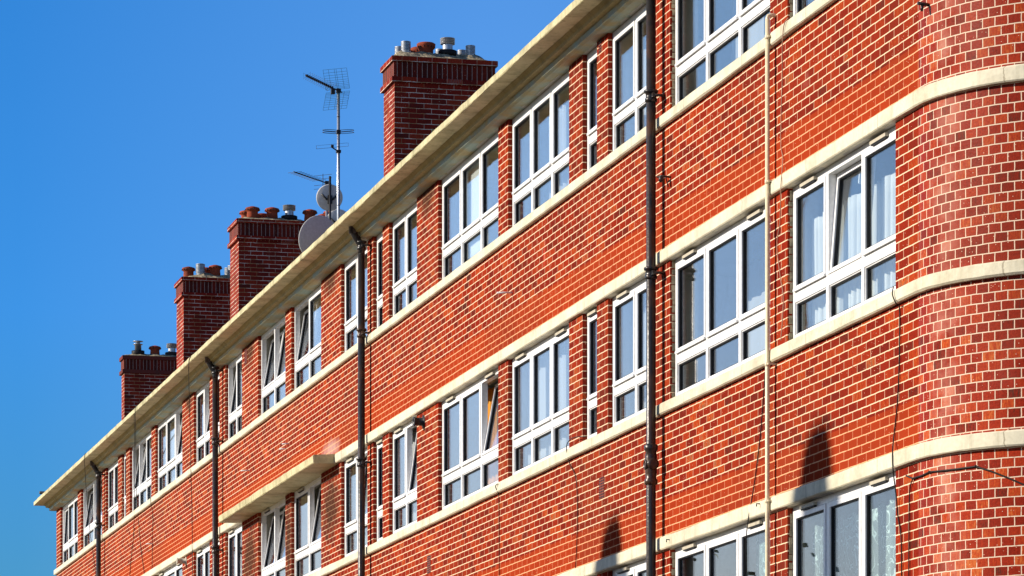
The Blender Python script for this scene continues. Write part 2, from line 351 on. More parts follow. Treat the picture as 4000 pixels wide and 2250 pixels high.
# bands
for z in (5.33,8.10):
    mb=MB(); mb.sweep(PATH_BAND,[(-.20,z),(.040,z),(.048,z+.010),(.048,z+.112),(.036,z+.124),(-.20,z+.128)],jit=.004)
    link('lintel_band',mb,MAT['cream'],bld)
for z in (3.97,6.745,9.52):
    mb=MB(); mb.sweep(PATH_BAND,[(-.20,z+.012),(-.045,z+.012),(.042,z-.002),(.052,z-.012),(.052,z-.098),(.040,z-.110),(-.20,z-.110)],jit=.005)
    link('sill_band',mb,MAT['cream'],bld)
# eaves: fascia slab, two stepped mouldings
FINE=[(XL,DEEP,-1,0),(XL,0,-1,-1)]+[(XL+i*(XR0-XL)/400,0,0,-1) for i in range(1,400)]+ARC+[(XR0+RC,DEEP,1,0)]
mb=MB(); mb.sweep(FINE,[(-.35,10.944),(.434,10.944),(.44,10.951),(.44,11.018),(.43,11.026),(-.35,11.040)],jit=.007); link('eave',mb,MAT['eave'],bld)
mb=MB(); mb.sweep(PATH_ALL,[(-.1,10.862),(.135,10.862),(.205,10.878),(.213,10.905),(.25,10.9415),(-.1,10.9415)],jit=.002); link('eave_moulding',mb,MAT['cove'],bld)
mb=MB(); mb.sweep(PATH_ALL,[(-.25,10.797),(.10,10.797),(.14,10.81),(.14,10.845),(.15,10.8595),(-.25,10.8595)],jit=.003); link('eave_moulding',mb,MAT['mould'],bld)
mb=MB(); mb.box((XL+.3,.3,10.96),(XE-.3,DEEP-.1,11.06)); link('roof',mb,MAT['roof'],bld)
# rooms behind the windows
mb=MB()
for z in (2.9,5.62,8.40): mb.box((XL+.1,TH_W+.003,z),(XR0-.05,5.2,z+.16))
mb.box((XL+.1,5.2,0.02),(XR0-.05,5.35,10.94))
mb.box((XL+.1,TH_W+.003,10.85),(XR0-.05,5.19,10.93))
for x in (-78.99,-75.3,-73.05,-71.95,-68.75,-64.8,-62.3,-61.3,-58.7,-55.45,-52.2,-48.6,-46.1,-42.2,-38.95,-37.9,-32.0):
    for z0,z1 in ((3.06,5.62),(5.78,8.40),(8.56,10.85)): mb.box((x-.05,TH_W+.006,z0+.002),(x+.05,5.195,z1-.002))
link('interior_wall',mb,MAT['plaster'],bld)

# windows -----------------------------------------------------------
OPENL={ # (floor, column): {light: angle}
 (0,0):{0:3},(0,1):{0:9,1:9},(0,4):{0:9,1:9},(0,5):{2:8},(0,6):{1:9},(0,8):{0:8},(0,9):{0:10,1:9},(0,10):{0:9},
 (1,6):{},(1,9):{0:10,1:8},(1,10):{1:9},(1,13):{1:8},(1,14):{2:10},(1,19):{1:4.5},(1,11):{1:6}}
YF=.048
def window(x0,x1,z0,z1,fi,ci,n):
    zb=z0+.014; zt=z1-.004; xa,xb=x0+.006,x1-.006
    H=zt-zb; tz=zb+.285*H; fw=.055; mw=.062
    fr=MB(); yo,yi=YF,YF+.07
    fr.ring(xa,xb,zb,zt,(fw,fw,.05,.06),yo,yi)
    xi0,xi1=xa+fw,xb-fw; cw=(xi1-xi0-(n-1)*mw)/n
    fr.box((xi0,yo+.002,tz-.045),(xi1,yi,tz+.045))
    lights=[(xi0+i*(cw+mw), xi0+i*(cw+mw)+cw) for i in range(n)]
    for i in range(n-1):
        xm=lights[i][1]
        fr.box((xm,yo,zb+.05),(xm+mw,yi,tz-.045)); fr.box((xm,yo,tz+.045),(xm+mw,yi,zt-.06))
    # glazing beads of the lower fixed lights
    for la,lb in lights:
        fr.ring(la,lb,zb+.05,tz-.045,.012,yo+.012,yi-.002)
    for k in range(n):   # small screw caps along the bottom rail
        xm=(lights[k][0]+lights[k][1])/2; fr.box((xm-.008,yo-.003,zb+.016),(xm+.008,yo,zb+.028),mi=1)
    # pale mastic line round the frame
    w=link('window',fr,[MAT['upvc'],MAT['gasket']],bld)
    op=OPENL.get((fi,ci),{})
    for i,(la,lb) in enumerate(lights):
        ga=MB(); ga.ring(la+.012,lb-.012,zb+.062,tz-.057,.011,yo+.024,yi-.012); link('gasket',ga,MAT['gasket'],w)
        pn=MB(); pn.box((la+.012,yo+.038,zb+.062),(lb-.012,yo+.046,tz-.057)); link('pane',pn,MAT['glass'],w)
        # opening light above the transom
        za,zc=tz+.045,zt-.06; M=None; ang=op.get(i,0)
        ys=yo-.006 if not ang else yo+.008
        piv=Vector((0,ys+.03,za))
        if ang: M=Matrix.Translation(piv)@Matrix.Rotation(R(-ang),4,'X')@Matrix.Translation(-piv)
        sa=MB(); g=.004; sw=.042
        sa.ring(la+g,lb-g,za+g,zc-g,sw,ys,ys+.058,M)
        sa.box((la+g,ys-.016,za+g-.004),(lb-g,ys,za+.022),M)                      # drip bar
        sa.ring(la+g+sw,lb-g-sw,za+g+sw,zc-g-sw,.011,ys+.014,ys+.05,M,mi=1)
        so=link('sash',sa,[MAT['upvc'],MAT['gasket']],w)
        pn=MB(); pn.box((la+g+sw,ys+.028,za+g+sw),(lb-g-sw,ys+.036,zc-g-sw),M); link('pane',pn,MAT['glass'],w)
        if ang:
            hd=MB(); c=Vector(((la+lb)/2,ys+.058,zc-.1)); hd.box(c-Vector((.012,0,.05)),c+Vector((.012,.03,.05)),M); link('handle',hd,MAT['upvc'],w)
    # trickle vents on the head
    for i in ({1:[0],2:[0],3:[0,2]}[n] if fi else []):
        la,lb=lights[i]; cx=(la+lb)/2; hw=min(.19,(lb-la)*.36); tv=MB()
        tv.box((cx-hw,yo-.034,zt-.05),(cx+hw,yo-.003,zt-.022)); tv.box((cx-hw+.01,yo-.026,zt-.060),(cx+hw-.01,yo-.003,zt-.0505),mi=1)
        link('trickle_vent',tv,[MAT['vent'],MAT['gasket']],w)
    return lights,zb,zt,tz
WIN={}
for h in holes: WIN[(h[4],h[5])]=window(*h)
# dark open joint beside a few frames (missing pointing)
for fi,ci in ((0,18),(1,19),(2,18),(2,19),(1,18),(0,19)):
    x0,x1,_=OPEN[ci]; z0,z1,_=FLOORS[fi]; mb=MB(); zz=z0+.03
    rnd=random.Random(fi*31+ci)
    while zz<z1-.06:
        hgt=rnd.uniform(.04,.09); mb.box((x0+.0005,.012+rnd.uniform(0,.012),zz),(x0+.006+rnd.uniform(0,.004),.047,zz+hgt)); zz+=hgt+rnd.uniform(.002,.02)
    link('mortar_fillet',mb,MAT['cement'],bld)

# curtains ----------------------------------------------------------
def curtain(fi,ci,i0,i1,mat,name,label,amp=.03,wl=.16,y=.22,drop=0.0,cover=1.0,group=None,shift=0):
    lights,zb,zt,tz=WIN[(fi,ci)]; xa=lights[i0][0]; xb=lights[i1][1]; xb=xa+(xb-xa)*cover; xa+=shift; xb+=shift
    n=max(12,int((xb-xa)/.02)); mb=MB()
    top=zt-.06-drop
    def yy(x,z): return y+amp*math.sin(2*math.pi*x/wl+1.3*math.sin(x*5)+.5*(z-zb))+.3*amp*math.sin(x*37)
    rows=[[(xa+(xb-xa)*j/n, yy(xa+(xb-xa)*j/n,z), z+.015*math.sin(j*.9)*(k==0)) for j in range(n+1)] for k,z in enumerate([top-(top-zb-.03)*t/8 for t in range(9)])]
    mb.grid(rows,True)
    o=link(name,mb,MAT[mat]); md=o.modifiers.new('thickness','SOLIDIFY'); md.thickness=.003
    tag(o,label,'curtain',group)
curtain(1,19,0,2,'blind','vertical_blind','white pleated blind behind the second floor window beside the rounded corner',amp=.035,wl=.11,drop=.22,cover=1)
curtain(1,15,0,2,'net','net_curtain','frosty white net curtain in the middle row window left of the narrow light',amp=.012,wl=.22)
curtain(1,14,2,2,'orange','orange_curtain','orange curtain seen through the tilted light of a middle row window',amp=.03,wl=.09,cover=1.0,y=.28,shift=-.78)
curtain(2,19,0,2,'lace','lace_curtain','pale green lace curtain with scroll pattern in the lowest window beside the rounded corner',amp=.025,wl=.25,drop=.12,y=.2)
curtain(2,18,2,2,'swirl','swirl_curtain','blue green net with leaf loops in the lowest window behind the cream pipe',amp=.01,wl=.3,y=.19)
curtain(0,15,1,2,'net','net_curtain','sheer white curtain behind the top row window left of the narrow light',amp=.02,wl=.2,drop=.1)
curtain(0,14,1,1,'blind','roller_blind','cream blind in the top row window right of the widest brick pier',amp=.002,wl=.5,y=.14)
curtain(1,13,0,0,'net','net_curtain','grey net beside a tilted light in the middle row left of the round flue',amp=.02,wl=.2)
curtain(1,11,0,1,'lace','lace_curtain','faded green curtain in the middle row window just right of the projecting canopy',amp=.02,wl=.2)
curtain(0,10,1,1,'net','net_curtain','white net in the top row window behind the second pipe',amp=.02,wl=.15)
curtain(0,5,0,1,'net','net_curtain','pale net curtain in the far top row window with its right light tilted open',amp=.02,wl=.2)
curtain(0,2,0,1,'net','net_curtain','white net curtain in the small far top row window between two narrow piers',amp=.02,wl=.2)
curtain(0,18,0,2,'net','net_curtain','grey blue sheer curtain behind the large top row window beside the cream pipe',amp=.01,wl=.3,drop=.0,y=.6)
curtain(1,18,0,2,'net','net_curtain','grey blue sheer curtain behind the large middle row window beside the cream pipe',amp=.01,wl=.3,drop=.0,y=.7)

curtain(1,17,0,0,'net','net_curtain','narrow net curtain behind the middle row window hidden partly by the nearest black pipe',amp=.02,wl=.2,y=.25)
curtain(0,17,0,1,'net','net_curtain','pale net behind the top row window cut by the nearest black pipe',amp=.012,wl=.25,y=.3)
curtain(0,8,1,1,'net','net_curtain','white net in the far top row window right of the third visible pipe',amp=.02,wl=.15)
curtain(0,4,2,2,'net','net_curtain','pale net in the right light of a far window with two tilted lights',amp=.02,wl=.15)
curtain(1,18,2,2,'net','net_curtain','half drawn pale drape at the right end of the large middle row window',amp=.03,wl=.12,cover=.45,shift=.35,y=.24)

# canopy --------------------------------------------------------------
cp=[(-59.55+i*(7.83)/60,0,0,-1) for i in range(61)]
mb=MB(); mb.sweep(cp,[(-.1,8.094),(.335,8.094),(.345,8.103),(.352,8.185),(.34,8.205),(-.1,8.232)],jit=.006)
link('canopy',mb,MAT['eave'],bld)

# drain stub at the far end of the eaves, weed in the gutter
p=at(172,1925,-.3); mb=MB(); mb.tube([p+Vector((0,-.10,0)),p+Vector((0,.25,0)),p+Vector((0,.5,-.06))],.032,12); link('roof_outlet',mb,MAT['iron'],bld)
rw=random.Random(3); p=at(1700,508,-.36); mb=MB()
for k in range(26):
    a=rw.uniform(0,6.28); l=rw.uniform(.03,.09); t=Vector((math.cos(a)*l*.5,math.sin(a)*l*.5,l)); w_=Vector((-math.sin(a),math.cos(a),0))*.007
    q=Vector((p.x+rw.uniform(-.05,.05),-.36,11.025)); mb.face([q-w_,q+w_,q+t*.6+w_*1.3,q+t,q+t*.6-w_*1.3])
MAT['weed']=painted('weed_leaf',(.10,.13,.03),(.16,.13,.04),rough=.8); tag(link('weed',mb,MAT['weed'],recalc=False),'tiny green weed sprouting on the eaves edge below the nearest chimney','plant')

# downpipes -------------------------------------------------------------
def collar(parent,c,r,kind=0):
    mb=MB(); mb.lathe(c,[(r,-.055),(r+.012,-.05),(r+.013,-.02),(r+.006,-.012),(r+.006,.03),(r+.022,.036),(r+.024,.058),(r+.012,.066),(r,.068)],18)
    link('collar',mb,MAT['iron'],parent)
    br=MB(); br.box((c[0]+.03,c[1]-.012,c[2]-.02),(c[0]+.1,c[1]+.012,c[2]+.02)); br.tube([(c[0]+.085,c[1],c[2]),(c[0]+.085,0.002,c[2])],.014,8)
    link('pipe_bracket',br,MAT['iron'],parent)
def downpipe(X,zt,cz,neck=True,label=None,inspect=None):
    r=.047; y=-.118; mb=MB()
    if neck:
        pts=[(X-.01,-.225,10.97),(X-.01,-.225,10.90)]
        pts+= [(X-.01+.01*t, -.225+.107*(t*t*(3-2*t)), 10.90-.24*t) for t in (.12,.25,.4,.55,.7,.85,1)]+[(X,y,10.57)]
        mb.tube(pts,r,14); mb.lathe((X-.01,-.225,10.85),[(r,0),(r+.014,.005),(r+.016,.09),(r+.02,.1)],14)
        top=10.6
    else: top=zt
    mb.tube([(X,y,top),(X,y,5),(X,y,.1)],r,18)
    p=link('downpipe',mb,MAT['iron'],bld,label=label)
    for z in cz: collar(p,(X,y,z),r)
    if inspect:
        z=inspect; m2=MB(); m2.lathe((X,y,z),[(r,-.2),(r+.018,-.19),(r+.018,-.15),(r+.004,-.13),(r+.010,-.09),(r+.012,.08),(r+.004,.12),(r+.018,.14),(r+.022,.185),(r,.2)],18)
        RM=Matrix.Rotation(R(90),4,'X')
        m2.lathe((X-.004,y-.055,z),[(.028,-.02),(.05,-.018),(.052,.006),(.04,.012),(.036,.010),(.030,.004),(.012,.002)],14,M=RM)
        m2.lathe((X+.055,y,z),[(.04,-.03),(.055,.0),(.06,.02),(.03,.03)],12,M=Matrix.Rotation(R(90),4,'Y'))
        link('inspection_cap',m2,MAT['iron'],p)
def zat(px,py,Y=-.118): return at(px,py,Y).z
DP={}
for nm,px,cy,ins in (('a',2543,(378,1070),1815),('b',1412,(961,1303,1808),None),('c',841,(1450,1725,2150),None),('d',385,(1855,2053),None)):
    X=at(px,1000,-.118).x
    downpipe(X,12,[zat(px,y) for y in cy],neck=(nm!='a'),inspect=zat(px,ins) if ins else None)
    DP[nm]=X
X0=DP['a']; mb=MB(); mb.tube([(X0,-.118,5),(X0,-.118,10.93)],.046,18); link('downpipe_head',mb,MAT['iron'],bld)
# cream waste pipe with elbow
X=at(2998,1000,-.07).x; zt=zat(2998,62,-.07)
mb=MB(); mb.tube([(X,-.07,.2),(X,-.07,5),(X,-.07,zt-.03)],.0205,14); 
cpz=link('waste_pipe',mb,MAT['creampipe'],bld,label='slim cream plastic waste pipe running down the brick wall')
mb=MB(); mb.tube([(X,-.07,zt-.16),(X,-.07,zt-.02),(X,-.062,zt),(X,-.045,zt+.006),(X+.02,.02,zt+.006)],.018,12); link('elbow',mb,MAT['creampipe'],cpz)
for py in (145,710,1423,1957):
    z=zat(2998,py,-.07); mb=MB(); mb.lathe((X,-.07,z),[(.0205,-.02),(.0245,-.018),(.0245,.018),(.0205,.02)],14)
    mb.box((X+.018,-.078,z-.008),(X+.045,-.002,z+.008)); link('pipe_clip',mb,MAT['creampipe'],cpz)

# small fittings ------------------------------------------------------------
def overflow(px,py,ln=.16,mat='upvc'):
    p=at(px,py,0); mb=MB(); mb.tube([p+Vector((0,.02,0)),p+Vector((0,-ln,-.012))],.010,10); link('overflow_pipe',mb,MAT[mat],bld)
overflow(2002,1142,.18); overflow(1128,1732,.1); overflow(1118,1752,.1); overflow(976,1837,.14); overflow(596,2123,.12)
def flue(px,py,mat,ln=.13,r=.05):
    p=at(px,py,0); M=Matrix.Rotation(R(90),4,'X'); mb=MB()
    mb.lathe(p,[(r+.035,-.002),(r+.035,.008),(r,.014),(r,ln-.02),(r+.012,ln-.015),(r+.012,ln),(r-.01,ln),(r-.015,ln-.06)],20,M=M); link('flue_terminal',mb,MAT[mat],bld)
flue(1655,1648,'black'); flue(727,2192,'vent',.16,.045)
def airbrick(px,py,w,h):
    p=at(px,py,0); mb=MB(); mb.box((p.x-w/2,-.004,p.z-h/2),(p.x+w/2,.02,p.z+h/2))
    nz=int(h/.026)
    for j in range(nz):
        for i in range(3):
            xx=p.x-w/2+w*(i+.5)/3; z=p.z-h/2+h*(j+.5)/nz
            mb.box((xx-w*.11,-.0065,z-.007),(xx+w*.11,-.0042,z+.007),mi=1)
    link('air_brick',mb,[MAT['airbrick'],MAT['gasket']],bld)
airbrick(2351,1905,.19,.22); airbrick(1676,2205,.19,.22); airbrick(2345,165,.1,.22); airbrick(961,1393,.22,.22)
p=at(2620,692,0); mb=MB(); mb.tube([p,p+Vector((-.01,-.09,.01)),p+Vector((-.12,-.1,.02))],.010,8); mb.lathe(p+Vector((-.02,-.09,-.02)),[(.012,-.03),(.024,-.02),(.024,.02),(.01,.03)],10); mb.tube([p+Vector((0,-.05,0)),p+Vector((.02,-.03,-.1))],.006,6); link('wall_bracket',mb,MAT['iron'],bld)
p=at(3632,20,.02); mb=MB(); mb.tube([p,p+Vector((0,-.1,.01))],.014,8); mb.tube([p+Vector((0,-.06,.0)),p+Vector((.01,-.07,-.05))],.012,8); link('wall_bracket',mb,MAT['iron'],bld)
for px,py in ((2968,1968),(2615,2108)):
    p=at(px,py,-.05); mb=MB(); mb.tube([p,p+Vector((0,-.03,0)),p+Vector((.0,-.03,-.025))],.006,6); link('cable_hook',mb,MAT['iron'],bld)

# chimneys --------------------------------------------------------------
YC=1.47
def px2x(px,Y=YC): return at(px,0,Y).x
def pot(parent,c,kind,sx=1.0,sz=1.0):
    s=1.0; mb=MB(); mats=[MAT['pot'],MAT['gasket']]
    if kind=='roll':
        mb.lathe(c,[(.11*s,-.06),(.12*s,0),(.112*s,.1*s),(.115*s,.14*s),(.145*s,.155*s),(.15*s,.19*s),(.142*s,.225*s),(.12*s,.235*s),(.05*s,.262*s),(.01,.268*s)],22)
        for k in range(14):
            a=2*math.pi*k/14; q=Vector(c)+Vector((math.cos(a)*.146*s,math.sin(a)*.146*s,.175*s)); mb.lathe(q,[(.012,-.014),(.014,0),(.012,.014)],6,mi=1)
    elif kind=='flat':
        mb.lathe(c,[(.12*s,-.06),(.125*s,0),(.125*s,.05*s),(.16*s,.12*s),(.165*s,.165*s),(.14*s,.185*s),(.12*s,.18*s),(.1*s,.1*s)],22)
        for k in range(14):
            a=2*math.pi*k/14; q=Vector(c)+Vector((math.cos(a)*.150*s,math.sin(a)*.150*s,.10*s)); mb.lathe(q,[(.010,-.012),(.012,0),(.010,.012)],6,mi=1)
    elif kind=='louvre':
        mats=[MAT['lead'],MAT['gasket']]; pr=[(.08*s,-.06),(.085*s,.02)]
        z=.02
        for k in range(7): pr+=[(.075*s,z),(.098*s,z+.008),(.098*s,z+.028),(.075*s,z+.036)]; z+=.042
        pr+=[(.07*s,z),(.02,z+.012)]; mb.lathe(c,pr,20,smooth=False)
    elif kind=='collar':
        mats=[MAT['lead'],MAT['gasket']]
        mb.lathe(c,[(.15*s,-.05),(.165*s,0),(.165*s,.06),(.15*s,.07),(.09*s,.075)],22,mi=1)
        pr=[(.09*s,.07),(.088*s,.20),(.11*s,.205)]; z=.205
        for k in range(4): pr+=[(.125*s,z),(.13*s,z+.02),(.11*s,z+.026)]; z+=.032
        pr+=[(.02,z+.01)]; mb.lathe(c,pr,22,smooth=False)
    elif kind=='hat':
        mats=[MAT['lead'],MAT['gasket']]
        mb.lathe(c,[(.14*s,-.05),(.15*s,0),(.15*s,.07),(.08*s,.08)],20,mi=1); mb.lathe(c,[(.078,.075),(.076,.22),(.11,.225),(.112,.235),(.05,.25),(.045,.29),(.04,.30)],20)
        mb.lathe(Vector(c)+Vector((0,0,.30)),[(.01,-.03),(.118,0),(.118,.008),(.05,.022),(.01,.026)],20)
    cc=Vector(c)
    for v in mb.v: v.x=cc.x+(v.x-cc.x)*sx; v.y=cc.y+(v.y-cc.y)*sx; v.z=cc.z+(v.z-cc.z)*sz
    link('chimney_pot',mb,mats,parent)
def chimney(xr,xl,ztop,ylen,pots,capk=1,y0=YC,mound=.05,SC={}):
    ov=.045; st=MB()
    st.box((xl,y0,10.9),(xr,y0+ylen,ztop-.376)); 
    body=link('chimney',st,MAT['brick_stack'],bld)
    mb=MB(); mb.box((xl-ov,y0-ov,ztop-.3765),(xr+ov,y0+ylen+ov,ztop-.301)); mb.box((xl-ov,y0-ov,ztop-.076),(xr+ov,y0+ylen+ov,ztop)); link('oversailing_course',mb,MAT['slate'] if capk==2 else MAT['brick_stack'],body)
    mb=MB()
    for q in ('f','r','b','l'): pass
    a,b_,c_,d_=(xl-.012,y0-.012,xr+.012,y0+ylen+.012)
    z0,z1=ztop-.3005,ztop-.0765
    def sv(pts,ul): mb.face(pts,[(0+.004,ul[0]),(0+.004,ul[1]),(.221,ul[1]),(.221,ul[0])])
    sv([(a,b_,z0),(c_,b_,z0),(c_,b_,z1),(a,b_,z1)],(0,c_-a)); sv([(c_,b_,z0),(c_,d_,z0),(c_,d_,z1),(c_,b_,z1)],(1,1+d_-b_))
    sv([(c_,d_,z0),(a,d_,z0),(a,d_,z1),(c_,d_,z1)],(3,3+c_-a)); sv([(a,d_,z0),(a,b_,z0),(a,b_,z1),(a,d_,z1)],(5,5+d_-b_))
    link('soldier_course',mb,MAT['soldier'],body)
    # lumpy cement flaunching
    mb=MB(); nx,ny=12,36; rows=[]
    for i in range(nx+1):
        row=[]
        for j in range(ny+1):
            x=xl-ov+.01+(xr-xl+2*ov-.02)*i/nx; y=y0-ov+.01+(ylen+2*ov-.02)*j/ny
            e=min(i,nx-i)/(nx/2); e2=min(j,ny-j)/(ny/2)*3; e=min(1,e,e2)
            h=.004+.05*e**.6
            for (py_,pxo,kd) in pots:
                dd=math.hypot(x-((xl+xr)/2+pxo),y-(y0+py_)); h+= mound*max(0,1-(dd/.26)**1.5)
            h+=(.03*noise.noise(Vector((x*9,y*9,xl)))+.02*noise.noise(Vector((x*27,y*27,xl))))*min(1,e*2)
            row.append((x,y,ztop+max(.001,h)))
        rows.append(row)
    mb.grid(rows,False); link('flaunching',mb,MAT['cement'],body,recalc=False)
    for (py_,pxo,kd) in pots: pot(body,((xl+xr)/2+pxo, y0+py_, ztop+.055+mound*.8),kd,*SC.get(kd,(1,1)))
chimney(px2x(1541),px2x(1499),14.47,1.5,[(.22,.15,'louvre'),(.20,-.2,'louvre'),(.53,.12,'flat'),(.5,-.2,'flat'),(.86,.1,'collar'),(.82,-.22,'louvre'),(1.2,.12,'louvre'),(1.15,-.2,'louvre')],mound=.10,SC=dict(louvre=(.74,.46),flat=(.85,.75),collar=(.85,.72),roll=(.88,.68),hat=(.9,.85)))
chimney(px2x(932.5),px2x(899),14.52,2.1,[(.30,.18,'roll'),(.26,-.2,'roll'),(.66,.18,'roll'),(.55,-.2,'flat'),(.98,.15,'collar'),(1.36,.15,'roll'),(1.74,.15,'roll'),(1.7,-.2,'roll')],SC=dict(louvre=(.95,.62),flat=(.85,.7),collar=(.9,.75),roll=(.88,.72),hat=(.95,.88)))
chimney(px2x(717),px2x(690),14.53,2.0,[(.38,.15,'louvre'),(.2,-.2,'roll'),(.68,.12,'roll'),(.55,-.2,'roll'),(1.02,.12,'louvre'),(1.0,-.15,'louvre'),(1.4,.1,'roll')],mound=.09,SC=dict(louvre=(.95,.62),flat=(.85,.7),collar=(.9,.75),roll=(.88,.72),hat=(.95,.88)))
chimney(px2x(485.6),px2x(474.7),14.20,2.0,[(.33,0,'hat'),(.70,0,'roll'),(1.07,0,'collar'),(1.40,0,'collar')],capk=2,y0=1.47,mound=.03,SC=dict(louvre=(.95,.62),flat=(.85,.7),collar=(.9,.75),roll=(.88,.72),hat=(.95,.88)))

# ------------------------------------------------------------------ aerials and dishes
FW=Vector((-CS,SN,0)); RT=Vector((SN,CS,0)); UP=Vector((0,0,1))
YM=1.25
base=at(1322,980,YM); top=at(1323,346,YM)
roofz=11.06
m1=empty('television_aerial',(base.x,YM,roofz),'tall silver mast with grid reflector aerial above the eaves between two chimneys','television aerial')
mb=MB(); mb.tube([(base.x,YM,roofz),(base.x,YM,top.z)],.023,12); mb.lathe((base.x,YM,roofz),[(.07,0),(.07,.01),(.03,.02),(.03,.06)],12)
link('mast',mb,MAT['alu'],m1)
bx=-FW*.95-RT*.40; bx=bx.normalized()         # boom comes towards the street
perp=Vector((-bx.y,bx.x,0)).normalized()
if perp.dot(RT)<0: perp=-perp
hc=Vector((base.x,YM,top.z-.03))
mb=MB(); mb.tube([hc-bx*.12,hc+bx*1.15],.011,8); mb.box(hc-Vector((.035,.035,.03)),hc+Vector((.035,.035,.03)))
for k in range(14):
    q=hc+bx*(.22+k*.068); mb.box(q-Vector((.012,.012,.018)),q+Vector((.012,.012,.022)))
    w=.085-.002*k; a1=q+UP*.005
    for sg in (1,-1):
        mb.tube([a1,a1+perp*w*sg+UP*.045,a1+perp*w*sg-UP*.045,a1],.0022,5,False)
mb.box(hc+bx*.2-UP*.07-Vector((.03,.03,.02)),hc+bx*.2-UP*.01+Vector((.03,.03,0)))
link('boom',mb,MAT['black'],m1)
for sg in (1,-1):
    mb=MB(); gh=.31; gw=.20
    vdir=(UP*sg*.93+bx*.36).normalized(); o=hc+bx*.02+UP*sg*.02
    js=[0,.06,.12,.19,.27,.36,.46,.58,.70,.84,1.0]
    for t in js: mb.tube([o+vdir*gh*t-perp*gw,o+vdir*gh*t+perp*gw],.0026,5,False)
    for t in (-1,-.55,-.05,.1,.55,1): mb.tube([o+perp*gw*t,o+perp*gw*t+vdir*gh],.0028,5,False)
    link('reflector_grid',mb,MAT['wire'],m1)
# FM loop and DAB dipole
z=zat(1322,516,YM); c=Vector((base.x,YM,z)); mb=MB()
for dz,off in ((.018,0),(-.016,0)):
    for sg in (1,-1):
        pts=[c+UP*dz+RT*sg*.02]+[c+UP*dz+RT*sg*(.02+.22*math.sin(a/10*math.pi/2)) +FW*(.05-.1*(a/10))*1 for a in range(1,11)]+[c+UP*dz+RT*sg*(.24*math.cos(a/10*math.pi/2))-FW*(.05+.05*math.sin(a/10*math.pi)) for a in range(1,10)]
        mb.tube(pts,.0045,6,False)
mb.box(c-Vector((.03,.03,.03)),c+Vector((.03,.03,.03))); link('radio_loop',mb,MAT['black'],m1)
z=zat(1322,592,YM); c=Vector((base.x,YM,z)); mb=MB(); q=c+bx*.22+UP*.02
mb.tube([c,q],.010,8); mb.box(q-Vector((.02,.02,.02))+UP*.02,q+Vector((.02,.02,.04)))
mb.tube([q-perp*.27-UP*.0,q-perp*.27+UP*.05,q+perp*.27+UP*.05,q+perp*.27,q-perp*.27],.0028,6,False); mb.box(c-Vector((.035,.035,.02)),c+Vector((.035,.035,.02)))
link('dipole',mb,MAT['black'],m1)
# cable taped down the mast
mb=MB(); mb.tube([Vector((base.x,YM,0))+(-FW*.0+RT*.016)+UP*zz - FW*.018 for zz in [top.z-.05-(top.z-.05-roofz)*i/20 for i in range(21)]],.006,6)
for t in (.12,.25,.5,.7,.85): mb.lathe((base.x,YM,top.z-(top.z-roofz)*t),[(.024,-.006),(.0265,-.004),(.0265,.004),(.024,.006)],12)
link('mast_cable',mb,MAT['black'],m1)
# second aerial behind a dish
Y2=1.9; b2=at(1276,900,Y2); t2=at(1276,715,Y2)
m2=empty('television_aerial',(b2.x,Y2,roofz),'small dark comb shaped aerial on a short pole behind the upright dish','television aerial')
mb=MB(); mb.tube([(b2.x,Y2,roofz),(b2.x,Y2,t2.z+.03)],.018,10); link('mast',mb,MAT['lead'],m2)
hc=Vector((b2.x,Y2,t2.z)); bx2=(-FW*.95-RT*.5).normalized(); pp=Vector((-bx2.y,bx2.x,0)).normalized(); mb=MB()
mb.tube([hc+bx2*-.05,hc+bx2*1.05],.010,8)
for k in range(10): q=hc+bx2*(.25+k*.085); mb.tube([q-pp*.13,q+pp*.13],.0035,5)
mb.box(hc-Vector((.03,.03,.03)),hc+Vector((.03,.03,.03))); link('boom',mb,MAT['black'],m2)
mb=MB(); q=hc+bx2*.12
for t in (-.11,-.05,.05,.11): mb.tube([q-pp*.17+UP*t,q+pp*.17+UP*t],.0035,5,False)
mb.tube([q-UP*.13,q+UP*.13],.006,6); link('reflector',mb,MAT['black'],m2)
# dishes
def dish(px,py,Y,r,face,tilt,label,legx=0,arm=True,low=0.0):
    c=at(px,py,Y); d=(FW*face[0]+RT*face[1]+UP*tilt).normalized()
    o=empty('satellite_dish',(c.x,c.y,roofz),label,'satellite dish','satellite dishes on the roof edge')
    rot=d.to_track_quat('Z','Y').to_matrix().to_4x4()
    mb=MB(); dep=.16*r*2*.5
    pr=[(.004,-dep)]+[(r*t,-dep*(1-t*t)) for t in (.15,.3,.45,.6,.75,.9,1)]+[(r+.008,.002),(r+.008,-.006)]+[(r*t,-dep*(1-t*t)-.008) for t in (.97,.9,.75,.6,.45,.3,.15)]+[(.004,-dep-.008)]
    mb.lathe(c,pr,40,M=rot); link('reflector',mb,MAT['dish'],o)
    mb=MB(); bk=c-d*(dep+.03)-UP*low; side=d.cross(UP).normalized(); ud=side.cross(d).normalized()
    for sg in (1,-1):
        mb.tube([bk+side*sg*.13+ud*.06+d*.015,bk+side*sg*.05-ud*.02,bk-ud*.04],.016,6)
    mb.box(bk-Vector((.035,.035,.09)),bk+Vector((.035,.035,.04)))
    pole=bk-d*.05; mb.tube([(pole.x,pole.y,roofz),(pole.x,pole.y,bk.z+(.34 if arm else .06))],.019,10)
    link('mount',mb,MAT['black'],o)
    mb=MB(); lo=c-ud*r*.95; tip=c+d*r*1.1-ud*r*.5; mb.tube([lo,tip],.012,6); mb.tube([tip,tip-d*.07+ud*.02],.03,10); link('feed_arm',mb,MAT['lead'],o)
dish(1287,772,1.6,.205,(.95,-.12),.30,'upright grey satellite dish seen from behind in front of the silver mast',arm=True)
dish(1240,928,.75,.33,(.80,-.62),.32,'largest grey satellite dish, cut off by the eaves beside the second chimney',arm=False,low=.2)
